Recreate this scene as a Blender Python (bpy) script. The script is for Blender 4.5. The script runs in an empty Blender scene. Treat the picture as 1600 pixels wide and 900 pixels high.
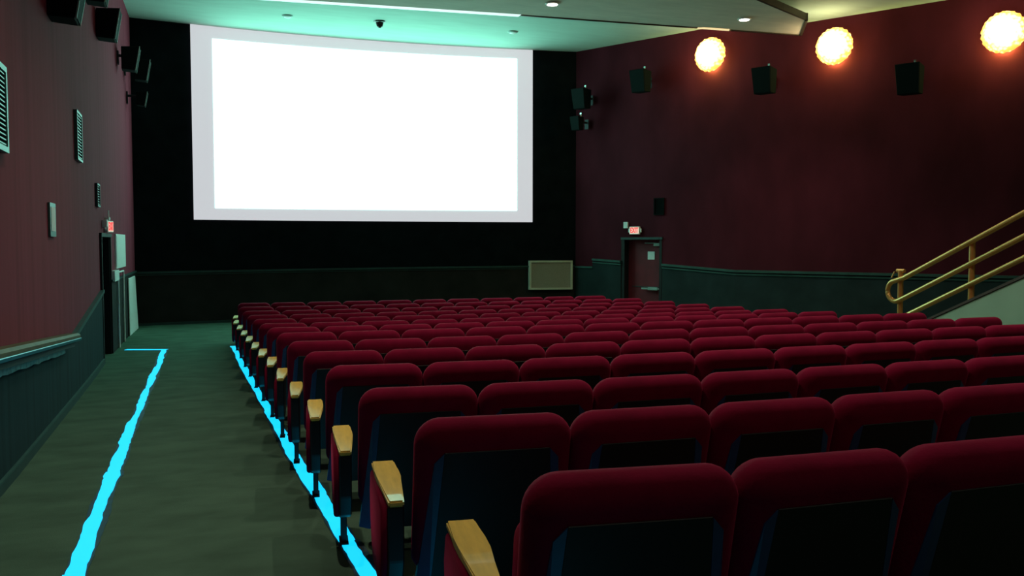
import bpy, bmesh, math, random
from mathutils import Vector, Matrix
random.seed(7)

# ------------------------------------------------------------------ units
K = 1.2            # layout units -> metres
FZ = 1.58          # layout z of the flat floor in front of the screen is -1.58
def W(x, y, z=0.0):
    return Vector((x * K, y * K, (z + FZ) * K))

SC = bpy.context.scene
COL = SC.collection

# ------------------------------------------------------------------ camera
cam_d = bpy.data.cameras.new('camera')
cam = bpy.data.objects.new('camera', cam_d)
COL.objects.link(cam)
F = 1350.0
cam_d.sensor_width = 36.0
cam_d.lens = F / 1600.0 * 36.0
cam_d.clip_end = 200.0
cam.location = W(0, 0, 0)
cam.rotation_euler = (math.radians(90) - math.atan(70.0 / F), 0.0, -math.atan(509.0 / F))
SC.camera = cam

# ------------------------------------------------------------------ view / world / light strengths
SC.view_settings.view_transform = 'Standard'
SC.view_settings.look = 'None'
SC.view_settings.exposure = 0.0
SC.view_settings.gamma = 1.0
SC.view_settings.use_curve_mapping = False
world = bpy.data.worlds.new('world')
SC.world = world
world.use_nodes = True
world.node_tree.nodes['Background'].inputs[0].default_value = (0.002, 0.003, 0.003, 1)
world.node_tree.nodes['Background'].inputs[1].default_value = 1.0

PICTURE_EMIT = (1.7, 4.9, 4.0)    # lit picture on the screen
MARGIN_EMIT = (0.56, 0.56, 0.60)   # spill on the screen's margin
DOWNLIGHT_W = 330.0
SCONCE_W = 38.0
TAPE_EMIT = (0.008, 0.72, 1.15)

def tag(o, label=None, cat=None, group=None, kind=None):
    if label: o['label'] = label
    if cat: o['category'] = cat
    if group: o['group'] = group
    if kind: o['kind'] = kind
    return o

# ------------------------------------------------------------------ materials
def mat(name, col, rough=0.7, metal=0.0, sheen=0.0, sheen_tint=None, noise=None, bump=0.0, bscale=200.0,
        emit=None, estr=1.0, spec=0.5, stretch=None, coat=0.0):
    m = bpy.data.materials.new(name)
    m.use_nodes = True
    nt = m.node_tree
    b = nt.nodes['Principled BSDF']
    b.inputs['Base Color'].default_value = (*col, 1)
    b.inputs['Roughness'].default_value = rough
    b.inputs['Metallic'].default_value = metal
    b.inputs['Specular IOR Level'].default_value = spec
    b.inputs['Coat Weight'].default_value = coat
    if sheen:
        b.inputs['Sheen Weight'].default_value = sheen
        b.inputs['Sheen Roughness'].default_value = 0.35
        b.inputs['Sheen Tint'].default_value = (*(sheen_tint or col), 1)
    if emit:
        b.inputs['Emission Color'].default_value = (*emit, 1)
        b.inputs['Emission Strength'].default_value = estr
    tc = nt.nodes.new('ShaderNodeTexCoord')
    if noise:
        scale, amt = noise
        mp = nt.nodes.new('ShaderNodeMapping')
        mp.inputs['Scale'].default_value = stretch or (1, 1, 1)
        n = nt.nodes.new('ShaderNodeTexNoise')
        n.inputs['Scale'].default_value = scale
        n.inputs['Detail'].default_value = 5
        r = nt.nodes.new('ShaderNodeMapRange')
        r.inputs['From Min'].default_value = 0.3
        r.inputs['From Max'].default_value = 0.7
        r.inputs['To Min'].default_value = 1 - amt
        r.inputs['To Max'].default_value = 1 + amt
        mx = nt.nodes.new('ShaderNodeVectorMath')
        mx.operation = 'SCALE'
        mx.inputs[0].default_value = col
        nt.links.new(tc.outputs['Object'], mp.inputs['Vector'])
        nt.links.new(mp.outputs[0], n.inputs['Vector'])
        nt.links.new(n.outputs['Fac'], r.inputs['Value'])
        nt.links.new(r.outputs[0], mx.inputs['Scale'])
        nt.links.new(mx.outputs[0], b.inputs['Base Color'])
    if bump:
        n2 = nt.nodes.new('ShaderNodeTexNoise')
        n2.inputs['Scale'].default_value = bscale
        n2.inputs['Detail'].default_value = 3
        bp = nt.nodes.new('ShaderNodeBump')
        bp.inputs['Strength'].default_value = bump
        bp.inputs['Distance'].default_value = 0.004
        nt.links.new(tc.outputs['Object'], n2.inputs['Vector'])
        nt.links.new(n2.outputs['Fac'], bp.inputs['Height'])
        nt.links.new(bp.outputs[0], b.inputs['Normal'])
    return m

M = {}
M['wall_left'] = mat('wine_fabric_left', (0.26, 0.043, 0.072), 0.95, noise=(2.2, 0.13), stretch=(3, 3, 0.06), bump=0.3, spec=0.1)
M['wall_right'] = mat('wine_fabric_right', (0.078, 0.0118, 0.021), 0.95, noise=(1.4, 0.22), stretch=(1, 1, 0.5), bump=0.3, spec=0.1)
M['black_wall'] = mat('black_masking', (0.006, 0.008, 0.010), 0.95, noise=(3, 0.3), bump=0.2, spec=0.05)
M['dark_wain'] = mat('dark_wainscot', (0.023, 0.018, 0.018), 0.85, noise=(2, 0.3), bump=0.2, spec=0.2)
M['green_wain'] = mat('green_wainscot', (0.010, 0.026, 0.032), 0.85, noise=(1.6, 0.4), stretch=(4, 4, 0.15), spec=0.12)
M['green_wain_r'] = mat('green_wainscot_right', (0.016, 0.030, 0.032), 0.8, noise=(2, 0.3), spec=0.25)
M['green_trim'] = mat('green_trim', (0.03, 0.09, 0.08), 0.45, noise=(6, 0.2))
M['dark_trim'] = mat('dark_trim', (0.02, 0.05, 0.05), 0.5, noise=(6, 0.2))
M['ceiling'] = mat('ceiling_paint', (0.46, 0.60, 0.53), 0.9, noise=(1.2, 0.05), stretch=(1, 5, 1), spec=0.1)
M['cloud'] = mat('cloud_panel', (0.86, 0.76, 0.66), 0.85, noise=(1.5, 0.07), stretch=(1, 4, 1), spec=0.15)
M['cove_white'] = mat('cove_light_white', (0.9, 0.9, 0.9), 0.6, noise=(5, 0.02), emit=(0.72, 1.0, 0.95), estr=0.95)
M['cove_warm'] = mat('cove_light_warm', (0.9, 0.9, 0.9), 0.6, noise=(5, 0.02), emit=(1.0, 0.75, 0.35), estr=0.85)
M['white_edge'] = mat('white_edge', (0.85, 0.87, 0.85), 0.6, noise=(5, 0.04))
M['dark_edge'] = mat('bronze_edge', (0.10, 0.08, 0.06), 0.4, metal=0.6, noise=(5, 0.1))
M['carpet'] = mat('green_grey_carpet', (0.076, 0.138, 0.098), 0.97, noise=(3.0, 0.18), stretch=(0.8, 1.3, 1), bump=0.6, bscale=150, spec=0.05)
M['velvet'] = mat('red_velvet', (0.20, 0.0035, 0.032), 0.9, sheen=0.30, sheen_tint=(0.9, 0.06, 0.18), noise=(9, 0.12), bump=0.25, bscale=90, spec=0.1)
M['shell_edge'] = mat('tape_glint_edge', (0.016, 0.060, 0.18), 0.40, noise=(20, 0.1))  # blue put into the bevel colour for the floor tape's reflection
M['shell'] = mat('navy_plastic', (0.003, 0.006, 0.008), 0.55, noise=(30, 0.1), bump=0.15, bscale=260)
M['black_metal'] = mat('black_metal', (0.012, 0.015, 0.020), 0.45, metal=0.3, noise=(20, 0.1))
M['wood'] = mat('maple_armrest', (0.88, 0.62, 0.12), 0.45, noise=(5, 0.14), stretch=(6, 1, 1), coat=0.25)
M['black_box'] = mat('black_speaker', (0.004, 0.008, 0.008), 0.9, noise=(20, 0.15), spec=0.12)
M['grille'] = mat('speaker_cloth', (0.004, 0.009, 0.009), 0.9, noise=(200, 0.3), spec=0.15)
M['pale_edge'] = mat('pale_edge', (0.30, 0.42, 0.38), 0.5, noise=(8, 0.05))
M['white_plastic'] = mat('white_plastic', (0.93, 0.93, 0.91), 0.5, noise=(9, 0.03))
M['paper'] = mat('white_paper', (0.85, 0.88, 0.86), 0.8, noise=(20, 0.04))
M['door'] = mat('wine_door', (0.17, 0.010, 0.022), 0.7, noise=(4, 0.15))
M['door_black'] = mat('black_door', (0.006, 0.007, 0.008), 0.7, noise=(4, 0.15))
M['chrome'] = mat('chrome', (0.75, 0.80, 0.80), 0.22, metal=1.0, noise=(9, 0.05))
M['brass'] = mat('brass_rail', (0.74, 0.40, 0.11), 0.34, metal=0.45, noise=(9, 0.06))
M['stair_paint'] = mat('pale_green_paint', (0.44, 0.64, 0.48), 0.85, noise=(2, 0.06))
M['stair_cap'] = mat('brown_cap', (0.10, 0.06, 0.05), 0.6, noise=(6, 0.15))
M['beige_grille'] = mat('beige_perforated', (0.33, 0.29, 0.24), 0.8, noise=(120, 0.25))
M['beige_frame'] = mat('beige_frame', (0.62, 0.60, 0.50), 0.6, noise=(9, 0.05))
M['rail_wood'] = mat('rail_wood', (0.10, 0.085, 0.035), 0.62, noise=(6, 0.25), stretch=(5, 1, 5), spec=0.2)
M['rail_dark'] = mat('rail_dark', (0.015, 0.012, 0.010), 0.6, noise=(6, 0.2))
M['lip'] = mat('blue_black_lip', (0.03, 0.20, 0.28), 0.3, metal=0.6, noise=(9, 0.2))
M['foil'] = mat('crumpled_foil', (0.16, 0.30, 0.30), 0.38, metal=0.5, noise=(18, 0.6), bump=1.0, bscale=18)
M['tape'] = mat('cyan_light_tape', (0.02, 0.3, 0.4), 0.6, noise=(25, 0.2), emit=TAPE_EMIT, estr=1.0)
M['tape_back'] = mat('tape_backing', (0.01, 0.06, 0.10), 0.6, noise=(12, 0.2))
M['exit_face'] = mat('exit_face', (0.8, 0.6, 0.5), 0.5, noise=(12, 0.05), emit=(0.86, 0.62, 0.50), estr=0.8)
M['exit_red'] = mat('exit_letters', (0.6, 0.05, 0.05), 0.5, noise=(12, 0.05), emit=(0.95, 0.07, 0.08), estr=0.8)
M['downlight'] = mat('downlight_glow', (1, 1, 1), 0.5, noise=(5, 0.01), emit=(1.0, 0.97, 0.82), estr=9.0)
M['dark_glass'] = mat('dark_dome', (0.01, 0.015, 0.015), 0.2, noise=(5, 0.1))

def screen_material(name, emit, strength, base):
    m = mat(name, base, 0.9, noise=(0.7, 0.04), spec=0.1)
    nt = m.node_tree
    b = nt.nodes['Principled BSDF']
    b.inputs['Emission Color'].default_value = (*emit, 1)
    b.inputs['Emission Strength'].default_value = strength
    return m
M['picture'] = screen_material('projected_light', PICTURE_EMIT, 1.0, (0.7, 0.7, 0.7))
M['margin'] = screen_material('screen_margin', MARGIN_EMIT, 1.0, (0.36, 0.36, 0.38))

def sconce_glass():
    m = bpy.data.materials.new('knobbly_glass')
    m.use_nodes = True
    nt = m.node_tree
    b = nt.nodes['Principled BSDF']
    b.inputs['Base Color'].default_value = (0.9, 0.7, 0.35, 1)
    b.inputs['Roughness'].default_value = 0.3
    tc = nt.nodes.new('ShaderNodeTexCoord')
    v = nt.nodes.new('ShaderNodeTexVoronoi')
    v.inputs['Scale'].default_value = 16
    nt.links.new(tc.outputs['Object'], v.inputs['Vector'])
    # the bulb sits behind the middle, so the glass is brightest there
    ln = nt.nodes.new('ShaderNodeVectorMath'); ln.operation = 'LENGTH'
    nt.links.new(tc.outputs['Object'], ln.inputs[0])
    r1 = nt.nodes.new('ShaderNodeMapRange')
    r1.inputs['From Min'].default_value = 0.18
    r1.inputs['From Max'].default_value = 0.46
    r1.inputs['To Min'].default_value = 1.0
    r1.inputs['To Max'].default_value = 0.0
    nt.links.new(ln.outputs['Value'], r1.inputs['Value'])
    ad = nt.nodes.new('ShaderNodeMath'); ad.operation = 'MULTIPLY_ADD'
    nt.links.new(v.outputs['Distance'], ad.inputs[0])
    ad.inputs[1].default_value = -0.55
    nt.links.new(r1.outputs[0], ad.inputs[2])
    cr = nt.nodes.new('ShaderNodeValToRGB')
    cr.color_ramp.elements[0].position = 0.0
    cr.color_ramp.elements[0].color = (0.75, 0.33, 0.05, 1)
    cr.color_ramp.elements[1].position = 0.45
    cr.color_ramp.elements[1].color = (1.0, 0.93, 0.62, 1)
    e = cr.color_ramp.elements.new(0.2); e.color = (1.0, 0.74, 0.28, 1)
    nt.links.new(ad.outputs[0], cr.inputs['Fac'])
    nt.links.new(cr.outputs['Color'], b.inputs['Emission Color'])
    b.inputs['Emission Strength'].default_value = 2.4
    return m
M['sconce'] = sconce_glass()

# ------------------------------------------------------------------ mesh helpers (all in layout units, scaled by K when linked)
def link_mesh(name, bm, m, parent=None, smooth=False, loc=None):
    bmesh.ops.recalc_face_normals(bm, faces=bm.faces)
    me = bpy.data.meshes.new(name)
    for v in bm.verts: v.co *= K
    if smooth:
        for f in bm.faces: f.smooth = True
    bm.to_mesh(me); bm.free()
    me.materials.append(m)
    o = bpy.data.objects.new(name, me)
    COL.objects.link(o)
    if parent: o.parent = parent
    if loc is not None: o.location = loc
    return o

def empty(name, loc, rz=0.0, label=None, cat=None, group=None):
    o = bpy.data.objects.new(name, None)
    COL.objects.link(o)
    o.location = loc
    o.rotation_euler = (0, 0, rz)
    o.empty_display_size = 0.1
    return tag(o, label, cat, group)

def box(bm, x0, x1, y0, y1, z0, z1, bevel=0.0, seg=2):
    vs = [bm.verts.new(p) for p in ((x0,y0,z0),(x1,y0,z0),(x1,y1,z0),(x0,y1,z0),(x0,y0,z1),(x1,y0,z1),(x1,y1,z1),(x0,y1,z1))]
    fs = [bm.faces.new([vs[i] for i in f]) for f in ((0,3,2,1),(4,5,6,7),(0,1,5,4),(1,2,6,5),(2,3,7,6),(3,0,4,7))]
    if bevel:
        es = set(e for f in fs for e in f.edges)
        bmesh.ops.bevel(bm, geom=list(es), offset=bevel, segments=seg, affect='EDGES', profile=0.5)
    return vs

def hexa(bm, pts):
    vs = [bm.verts.new(p) for p in pts]
    for f in ((0,3,2,1),(4,5,6,7),(0,1,5,4),(1,2,6,5),(2,3,7,6),(3,0,4,7)):
        bm.faces.new([vs[i] for i in f])

def prism(bm, pts, d):
    """closed outline pts (3-D, planar) extruded by vector d; returns (front verts, back verts, faces)"""
    a = [bm.verts.new(p) for p in pts]
    b = [bm.verts.new(Vector(p) + Vector(d)) for p in pts]
    n = len(pts)
    fs = [bm.faces.new(a), bm.faces.new(list(reversed(b)))]
    for i in range(n):
        fs.append(bm.faces.new([a[i], b[i], b[(i+1) % n], a[(i+1) % n]]))
    return a, b, fs

def rim_bevel(bm, a, b, off, seg=3, ends=(True, True)):
    es = []
    for vs, on in ((a, ends[0]), (b, ends[1])):
        if not on: continue
        n = len(vs)
        for i in range(n):
            e = bm.edges.get((vs[i], vs[(i+1) % n]))
            if e: es.append(e)
    bmesh.ops.bevel(bm, geom=es, offset=off, segments=seg, affect='EDGES', profile=0.5)

def round_rect(x0, x1, z0, z1, rt, rb, n=6):
    pts = []
    for cx, cz, r, a0 in ((x1-rt, z1-rt, rt, 0), (x0+rt, z1-rt, rt, 90), (x0+rb, z0+rb, rb, 180), (x1-rb, z0+rb, rb, 270)):
        for i in range(n+1):
            a = math.radians(a0 + 90.0 * i / n)
            pts.append((cx + r*math.cos(a), cz + r*math.sin(a)))
    return pts

def tube(bm, pts, r, n=10, caps=True):
    pts = [Vector(p) for p in pts]
    rings = []
    up = Vector((0.13, 0.21, 1)).normalized()
    for i, p in enumerate(pts):
        t = (pts[min(i+1, len(pts)-1)] - pts[max(i-1, 0)]).normalized()
        if abs(t.dot(up)) > 0.98: s = t.cross(Vector((1, 0, 0))).normalized()
        else: s = t.cross(up).normalized()
        u = s.cross(t).normalized()
        rings.append([bm.verts.new(p + s*r*math.cos(2*math.pi*k/n) + u*r*math.sin(2*math.pi*k/n)) for k in range(n)])
    for a, b in zip(rings[:-1], rings[1:]):
        for k in range(n):
            bm.faces.new((a[k], a[(k+1) % n], b[(k+1) % n], b[k]))
    if caps:
        bm.faces.new(rings[0]); bm.faces.new(list(reversed(rings[-1])))

def lathe(bm, prof, n=24, axis='z'):
    rings = []
    for r, h in prof:
        ring = []
        for k in range(n):
            a = 2*math.pi*k/n
            p = (r*math.cos(a), r*math.sin(a), h) if axis == 'z' else (r*math.cos(a), h, r*math.sin(a))
            ring.append(bm.verts.new(p))
        rings.append(ring)
    for a, b in zip(rings[:-1], rings[1:]):
        for k in range(n):
            bm.faces.new((a[k], a[(k+1) % n], b[(k+1) % n], b[k]))
    bm.faces.new(rings[0]); bm.faces.new(list(reversed(rings[-1])))

class Seg:
    """a vertical wall plane: s runs along it, o is the distance into the room"""
    def __init__(self, p0, p1, side):
        self.p0 = Vector(p0); e = Vector(p1) - self.p0
        self.len = e.length; self.e = e.normalized()
        self.n = Vector((self.e.y, -self.e.x)) * side
    def P(self, s, z, o=0.0):
        q = self.p0 + self.e*s + self.n*o
        return Vector((q.x, q.y, z + FZ))
    def box(self, bm, s0, s1, z0, z1, o0, o1):
        if not isinstance(z0, tuple): z0 = (z0, z0)
        if not isinstance(z1, tuple): z1 = (z1, z1)
        hexa(bm, [self.P(s0,z0[0],o0), self.P(s1,z0[1],o0), self.P(s1,z0[1],o1), self.P(s0,z0[0],o1),
                  self.P(s0,z1[0],o0), self.P(s1,z1[1],o0), self.P(s1,z1[1],o1), self.P(s0,z1[0],o1)])
    def yaw(self):      # rotation that turns local -y to the room side normal
        return math.atan2(self.n.y, self.n.x) + math.pi/2
    def s_at_y(self, y):
        return (y - self.p0.y) / self.e.y

def struct(name, bm, m):
    o = link_mesh(name, bm, m)
    o['kind'] = 'structure'
    return o

YB = 17.6
CEIL_F, CEIL_R = 4.23, 4.02
def back_y(x): return 18.06 + 0.0328*(x-0.18) - 0.0203*(x-0.18)*(x-3.84)
def fz(Y):
    t = [(-6,-1.12),(0,-1.235),(1.8,-1.305),(4.05,-1.40),(5.1,-1.441),(6.17,-1.478),(7.05,-1.497),(7.9,-1.515),(8.8,-1.532),(9.7,-1.55),(10.7,-1.565),(11.5,-1.575),(13,-1.58),(30,-1.58)]
    for (a, za), (b, zb) in zip(t[:-1], t[1:]):
        if a <= Y <= b: return za + (zb-za)*(Y-a)/(b-a)
    return t[0][1]

# ------------------------------------------------------------------ floor, ceiling, walls
bm = bmesh.new()
ys = [-5.2, -3, 0, 1.8, 4.05, 5.1, 6.17, 7.05, 7.9, 8.8, 9.7, 10.7, 11.5, 13, 18.5]
prev = None
for y in ys:
    row = [bm.verts.new((x, y, fz(y)+FZ)) for x in (-2.1, 16.2)] + [bm.verts.new((x, y, fz(y)+FZ-0.12)) for x in (16.2, -2.1)]
    if prev:
        for k in range(4): bm.faces.new((prev[k], prev[(k+1) % 4], row[(k+1) % 4], row[k]))
    else: bm.faces.new(row)
    prev = row
bm.faces.new(list(reversed(prev)))
struct('floor', bm, M['carpet'])

LW = [Seg((-1.07, -5.0), (-1.05, 12.30), 1), Seg((-1.05, 12.30), (-0.915, 17.90), 1)]
for s in LW:                      # room is on the +x side
    if s.n.x < 0: s.n = -s.n
RW = [Seg((8.16, 17.63), (10.01, 14.20), 1), Seg((10.01, 14.20), (14.08, 7.29), 1), Seg((14.08, 7.29), (14.3, -5.0), 1)]
for s in RW:
    if s.n.x > 0: s.n = -s.n
def curved_box(bm, x0, x1, z0, z1, o0, o1, n=24):
    # a band that follows the gently curved screen wall; o is the distance into the room
    prev = None
    for i in range(n+1):
        t = i/n; x = x0+(x1-x0)*t; y = back_y(x)
        a = z0 if not isinstance(z0, tuple) else z0[0]+(z0[1]-z0[0])*t
        b = z1 if not isinstance(z1, tuple) else z1[0]+(z1[1]-z1[0])*t
        row = [bm.verts.new(p) for p in ((x,y-o0,a+FZ),(x,y-o1,a+FZ),(x,y-o1,b+FZ),(x,y-o0,b+FZ))]
        if prev:
            for k in range(4): bm.faces.new((prev[k], prev[(k+1)%4], row[(k+1)%4], row[k]))
        else: bm.faces.new(row)
        prev = row
    bm.faces.new(list(reversed(prev)))
T = -0.15  # wall thickness, outwards
ZB = -1.60
DL0, DL1 = LW[1].s_at_y(12.42), LW[1].s_at_y(13.55)     # opening of the left door
DTOP = 0.085
bm = bmesh.new()
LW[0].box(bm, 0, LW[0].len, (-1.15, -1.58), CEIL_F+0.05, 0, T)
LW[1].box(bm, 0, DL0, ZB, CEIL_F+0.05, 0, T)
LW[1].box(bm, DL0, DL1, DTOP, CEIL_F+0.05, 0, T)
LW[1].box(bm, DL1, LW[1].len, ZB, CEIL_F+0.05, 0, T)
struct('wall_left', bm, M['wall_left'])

DR0, DR1 = 1.30, 2.20                                    # opening of the right door along the right wall
DRT = 0.075
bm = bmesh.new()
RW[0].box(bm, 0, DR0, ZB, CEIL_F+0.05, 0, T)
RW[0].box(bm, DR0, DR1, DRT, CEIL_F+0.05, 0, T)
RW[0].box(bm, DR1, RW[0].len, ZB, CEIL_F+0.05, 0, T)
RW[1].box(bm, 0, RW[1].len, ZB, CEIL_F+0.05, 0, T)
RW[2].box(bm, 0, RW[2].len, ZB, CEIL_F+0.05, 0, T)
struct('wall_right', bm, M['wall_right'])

bm = bmesh.new(); curved_box(bm, -1.05, 8.30, ZB, CEIL_F+0.05, T, 0)
struct('wall_screen', bm, M['black_wall'])
bm = bmesh.new(); box(bm, -1.3, 14.5, -5.2, -5.0, -1.15+FZ, CEIL_F+FZ)
struct('wall_rear', bm, M['wall_left'])

bm = bmesh.new()
box(bm, -1.4, 14.6, 13.25, 18.5, CEIL_F+FZ, CEIL_F+0.1+FZ)
box(bm, -1.4, 14.6, -5.2, 13.25, CEIL_R+FZ, CEIL_F+0.1+FZ)
struct('ceiling', bm, M['ceiling'])

# hanging ceiling panels over the seats
def cloud_panel(name, poly, z, th, m, label):
    bm = bmesh.new()
    prism(bm, [(x, y, z+FZ) for x, y in poly], (0, 0, th))
    o = link_mesh(name, bm, m)
    return tag(o, label, 'ceiling panel')
CZ = 3.70
root = empty('ceiling_panel', W(5.15, 12.3, CZ), label='suspended grey ceiling panel with a bright white front lip, left of the seam', cat='ceiling panel')
def sub(name, bm, m, root):
    o = link_mesh(name, bm, m)
    o.parent = root; o.location = -root.location
    return o
bm = bmesh.new(); prism(bm, [(x, y, CZ+FZ) for x, y in ((-0.85,14.03),(5.15,13.32),(5.27,12.30),(5.0,9.66),(-0.85,9.66))], (0,0,0.08))
sub('panel_board', bm, M['cloud'], root)
bm = bmesh.new(); prism(bm, [(x, y, CZ-0.006+FZ) for x, y in ((-0.85,14.08),(5.15,13.37),(5.15,13.24),(-0.85,13.95))], (0,0,0.06))
tag(sub('cove_light', bm, M['cove_white'], root), 'bright white strip light')
root = empty('ceiling_panel', W(7.5, 12.3, CZ), label='suspended tan ceiling panel with two round downlights, pointing at the right wall', cat='ceiling panel')
bm = bmesh.new(); prism(bm, [(x, y, CZ+0.012+FZ) for x, y in ((5.17,13.30),(10.30,12.79),(9.73,11.96),(8.17,11.21),(5.02,9.66),(5.29,12.30))], (0,0,0.08))
sub('panel_board', bm, M['cloud'], root)
bm = bmesh.new(); prism(bm, [(x, y, CZ+FZ) for x, y in ((5.17,13.35),(8.32,13.04),(8.32,13.00),(5.17,13.31))], (0,0,0.045))
prism(bm, [(x, y, CZ+FZ) for x, y in ((8.95,12.98),(10.33,12.84),(10.33,12.79),(8.95,12.93))], (0,0,0.045))
sub('front_edge', bm, M['dark_edge'], root)
bm = bmesh.new(); prism(bm, [(x, y, CZ+0.002+FZ) for x, y in ((8.32,13.045),(8.95,12.985),(8.90,12.90),(8.40,12.95))], (0,0,0.045))
tag(sub('cove_light', bm, M['cove_warm'], root), 'warm strip light')
bm = bmesh.new(); prism(bm, [(x, y, CZ+FZ) for x, y in ((10.33,12.84),(10.36,12.80),(9.76,11.92),(9.73,11.96))], (0,0,0.13))
prism(bm, [(x, y, CZ+0.01+FZ) for x, y in ((9.76,11.93),(8.19,11.17),(5.03,9.62),(5.02,9.66),(8.17,11.21),(9.73,11.96))], (0,0,0.11))
sub('side_edge', bm, M['dark_edge'], root)

# ------------------------------------------------------------------ wainscots, rails, baseboards
bm = bmesh.new()
LW[0].box(bm, 0, LW[0].s_at_y(9.4), (-1.15, -1.55), (-0.25, -0.92), 0, 0.02)
LW[0].box(bm, LW[0].s_at_y(9.4), LW[0].len, -1.58, (-0.92, -0.655), 0, 0.02)
LW[1].box(bm, 0, DL0, -1.59, (-0.655, -0.645), 0, 0.02)
struct('trim_1', bm, M['green_wain'])
bm = bmesh.new()
LW[0].box(bm, LW[0].s_at_y(9.1), LW[0].len, (-0.935, -0.655), (-0.895, -0.615), 0, 0.045)
LW[1].box(bm, 0, DL0, (-0.655, -0.645), (-0.615, -0.605), 0, 0.045)
LW[0].box(bm, LW[0].s_at_y(9.1), LW[0].len, (-0.965, -0.685), (-0.945, -0.665), 0, 0.032)
struct('trim_2', bm, M['green_trim'])
bm = bmesh.new()
LW[1].box(bm, DL1, LW[1].len, -1.59, -0.55, 0, 0.02)
struct('trim_3', bm, M['dark_wain'])
bm = bmesh.new()
LW[1].box(bm, DL1, LW[1].len, -0.55, -0.52, 0, 0.035)
curved_box(bm, -0.91, 8.12, (-0.585, -0.53), (-0.545, -0.49), 0, 0.05)
curved_box(bm, -0.91, 8.12, (-0.62, -0.565), (-0.60, -0.545), 0, 0.03)
struct('trim_4', bm, M['dark_trim'])
bm = bmesh.new(); curved_box(bm, -0.91, 8.14, ZB, (-0.575, -0.52), 0, 0.02)
struct('trim_5', bm, M['dark_wain'])
def rz_(s):   # height of the right wall's rail along the first stretch
    return -0.335 - 0.0495*(s-0.5)
bm = bmesh.new()
RW[0].box(bm, 0.02, 0.5, -1.6, -0.52, 0, 0.02)
RW[0].box(bm, 0.5, DR0-0.06, -1.6, (rz_(0.5), rz_(DR0-0.06)), 0, 0.025)
RW[0].box(bm, DR1+0.06, RW[0].len, -1.6, (rz_(DR1+.06), -0.53), 0, 0.025)
RW[1].box(bm, 0, RW[1].len, -1.6, -0.53, 0, 0.025)
struct('trim_6', bm, M['green_wain_r'])
bm = bmesh.new()
for dz, hh, th in ((0.0, 0.045, 0.06), (-0.07, 0.03, 0.04)):
    RW[0].box(bm, 0.5, DR0-0.06, (rz_(0.5)-hh+dz, rz_(DR0-.06)-hh+dz), (rz_(0.5)+dz, rz_(DR0-.06)+dz), 0, th)
    RW[0].box(bm, DR1+0.06, RW[0].len, (rz_(DR1+.06)-hh+dz, -0.52-hh+dz), (rz_(DR1+.06)+dz, -0.52+dz), 0, th)
    RW[1].box(bm, 0, RW[1].len, -0.52-hh+dz, -0.52+dz, 0, th)
RW[0].box(bm, 0.02, 0.5, -0.55, -0.51, 0, 0.04)
struct('trim_7', bm, M['green_trim'])
bm = bmesh.new()
prevy = -5.0
for y in ys[1:9] + [9.7, 10.7, 11.5, 12.3]:
    LW[0].box(bm, LW[0].s_at_y(prevy), LW[0].s_at_y(y), (fz(prevy)-0.03, fz(y)-0.03), (fz(prevy)+0.07, fz(y)+0.07), 0.0, 0.035)
    prevy = y
LW[1].box(bm, 0, DL0-0.03, -1.60, -1.51, 0, 0.035)
struct('baseboard_left', bm, M['dark_trim'])
bm = bmesh.new()
prevy = -5.0
for y in ys[1:9] + [9.7, 10.7, 11.5, 12.3]:
    LW[0].box(bm, LW[0].s_at_y(prevy), LW[0].s_at_y(y), (fz(prevy)+0.07, fz(y)+0.07), (fz(prevy)+0.082, fz(y)+0.082), 0.0, 0.04)
    prevy = y
struct('trim_8', bm, M['green_trim'])
bm = bmesh.new(); curved_box(bm, -0.87, 8.08, -1.59, -1.53, 0, 0.035)
struct('baseboard_screen', bm, M['dark_trim'])

# left door: a black leaf deep in its opening
bm = bmesh.new()
LW[1].box(bm, DL0-0.02, DL1+0.02, -1.6, DTOP+0.02, -0.42, -0.36)
d1 = struct('door_1', bm, M['door_black'])
bm = bmesh.new()
LW[1].box(bm, DL0-0.05, DL0, -1.6, DTOP+0.05, -0.42, 0.03)
LW[1].box(bm, DL1, DL1+0.05, -1.6, DTOP+0.05, -0.42, 0.02)
LW[1].box(bm, DL0-0.05, DL1+0.05, DTOP, DTOP+0.05, -0.42, 0.03)
LW[1].box(bm, DL1-0.03, DL1, -1.6, DTOP, -0.42, 0.0)
LW[1].box(bm, DL0, DL0+0.03, -1.6, DTOP, -0.42, 0.0)
struct('trim_9', bm, M['door_black'])
# right door: wine leaf set back, frame, closer, bar
SB = -0.16
bm = bmesh.new()
RW[0].box(bm, DR0, DR1, -1.6, DRT, SB-0.05, SB)
d2 = struct('door_2', bm, M['door'])
bm = bmesh.new()
RW[0].box(bm, DR0-0.06, DR0+0.02, -1.6, DRT, SB-0.05, 0.01)
RW[0].box(bm, DR1-0.02, DR1+0.04, -1.6, DRT, SB-0.05, 0.01)
struct('trim_11', bm, M['door_black'])
bm = bmesh.new()
RW[0].box(bm, DR0-0.06, DR1+0.06, DRT, DRT+0.05, SB-0.05, 0.035)
struct('trim_10', bm, M['dark_trim'])
bm = bmesh.new(); RW[0].box(bm, 1.98, 2.17, -0.06, 0.0, SB, SB+0.07); RW[0].box(bm, 1.75, 2.0, -0.005, 0.008, SB, SB+0.05)
c = link_mesh('door_closer', bm, M['pale_edge']); c.parent = d2
bm = bmesh.new()
RW[0].box(bm, 1.70, 2.14, -0.975, -0.94, SB+0.05, SB+0.09)
RW[0].box(bm, 1.86, 2.10, -0.985, -0.925, SB, SB+0.10)
c = link_mesh('push_bar', bm, M['chrome']); c.parent = d2
bm = bmesh.new(); RW[0].box(bm, 1.42, 2.18, -0.93, -0.915, SB, SB+0.012)
c = link_mesh('door_ledge', bm, M['dark_trim']); c.parent = d2
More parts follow.
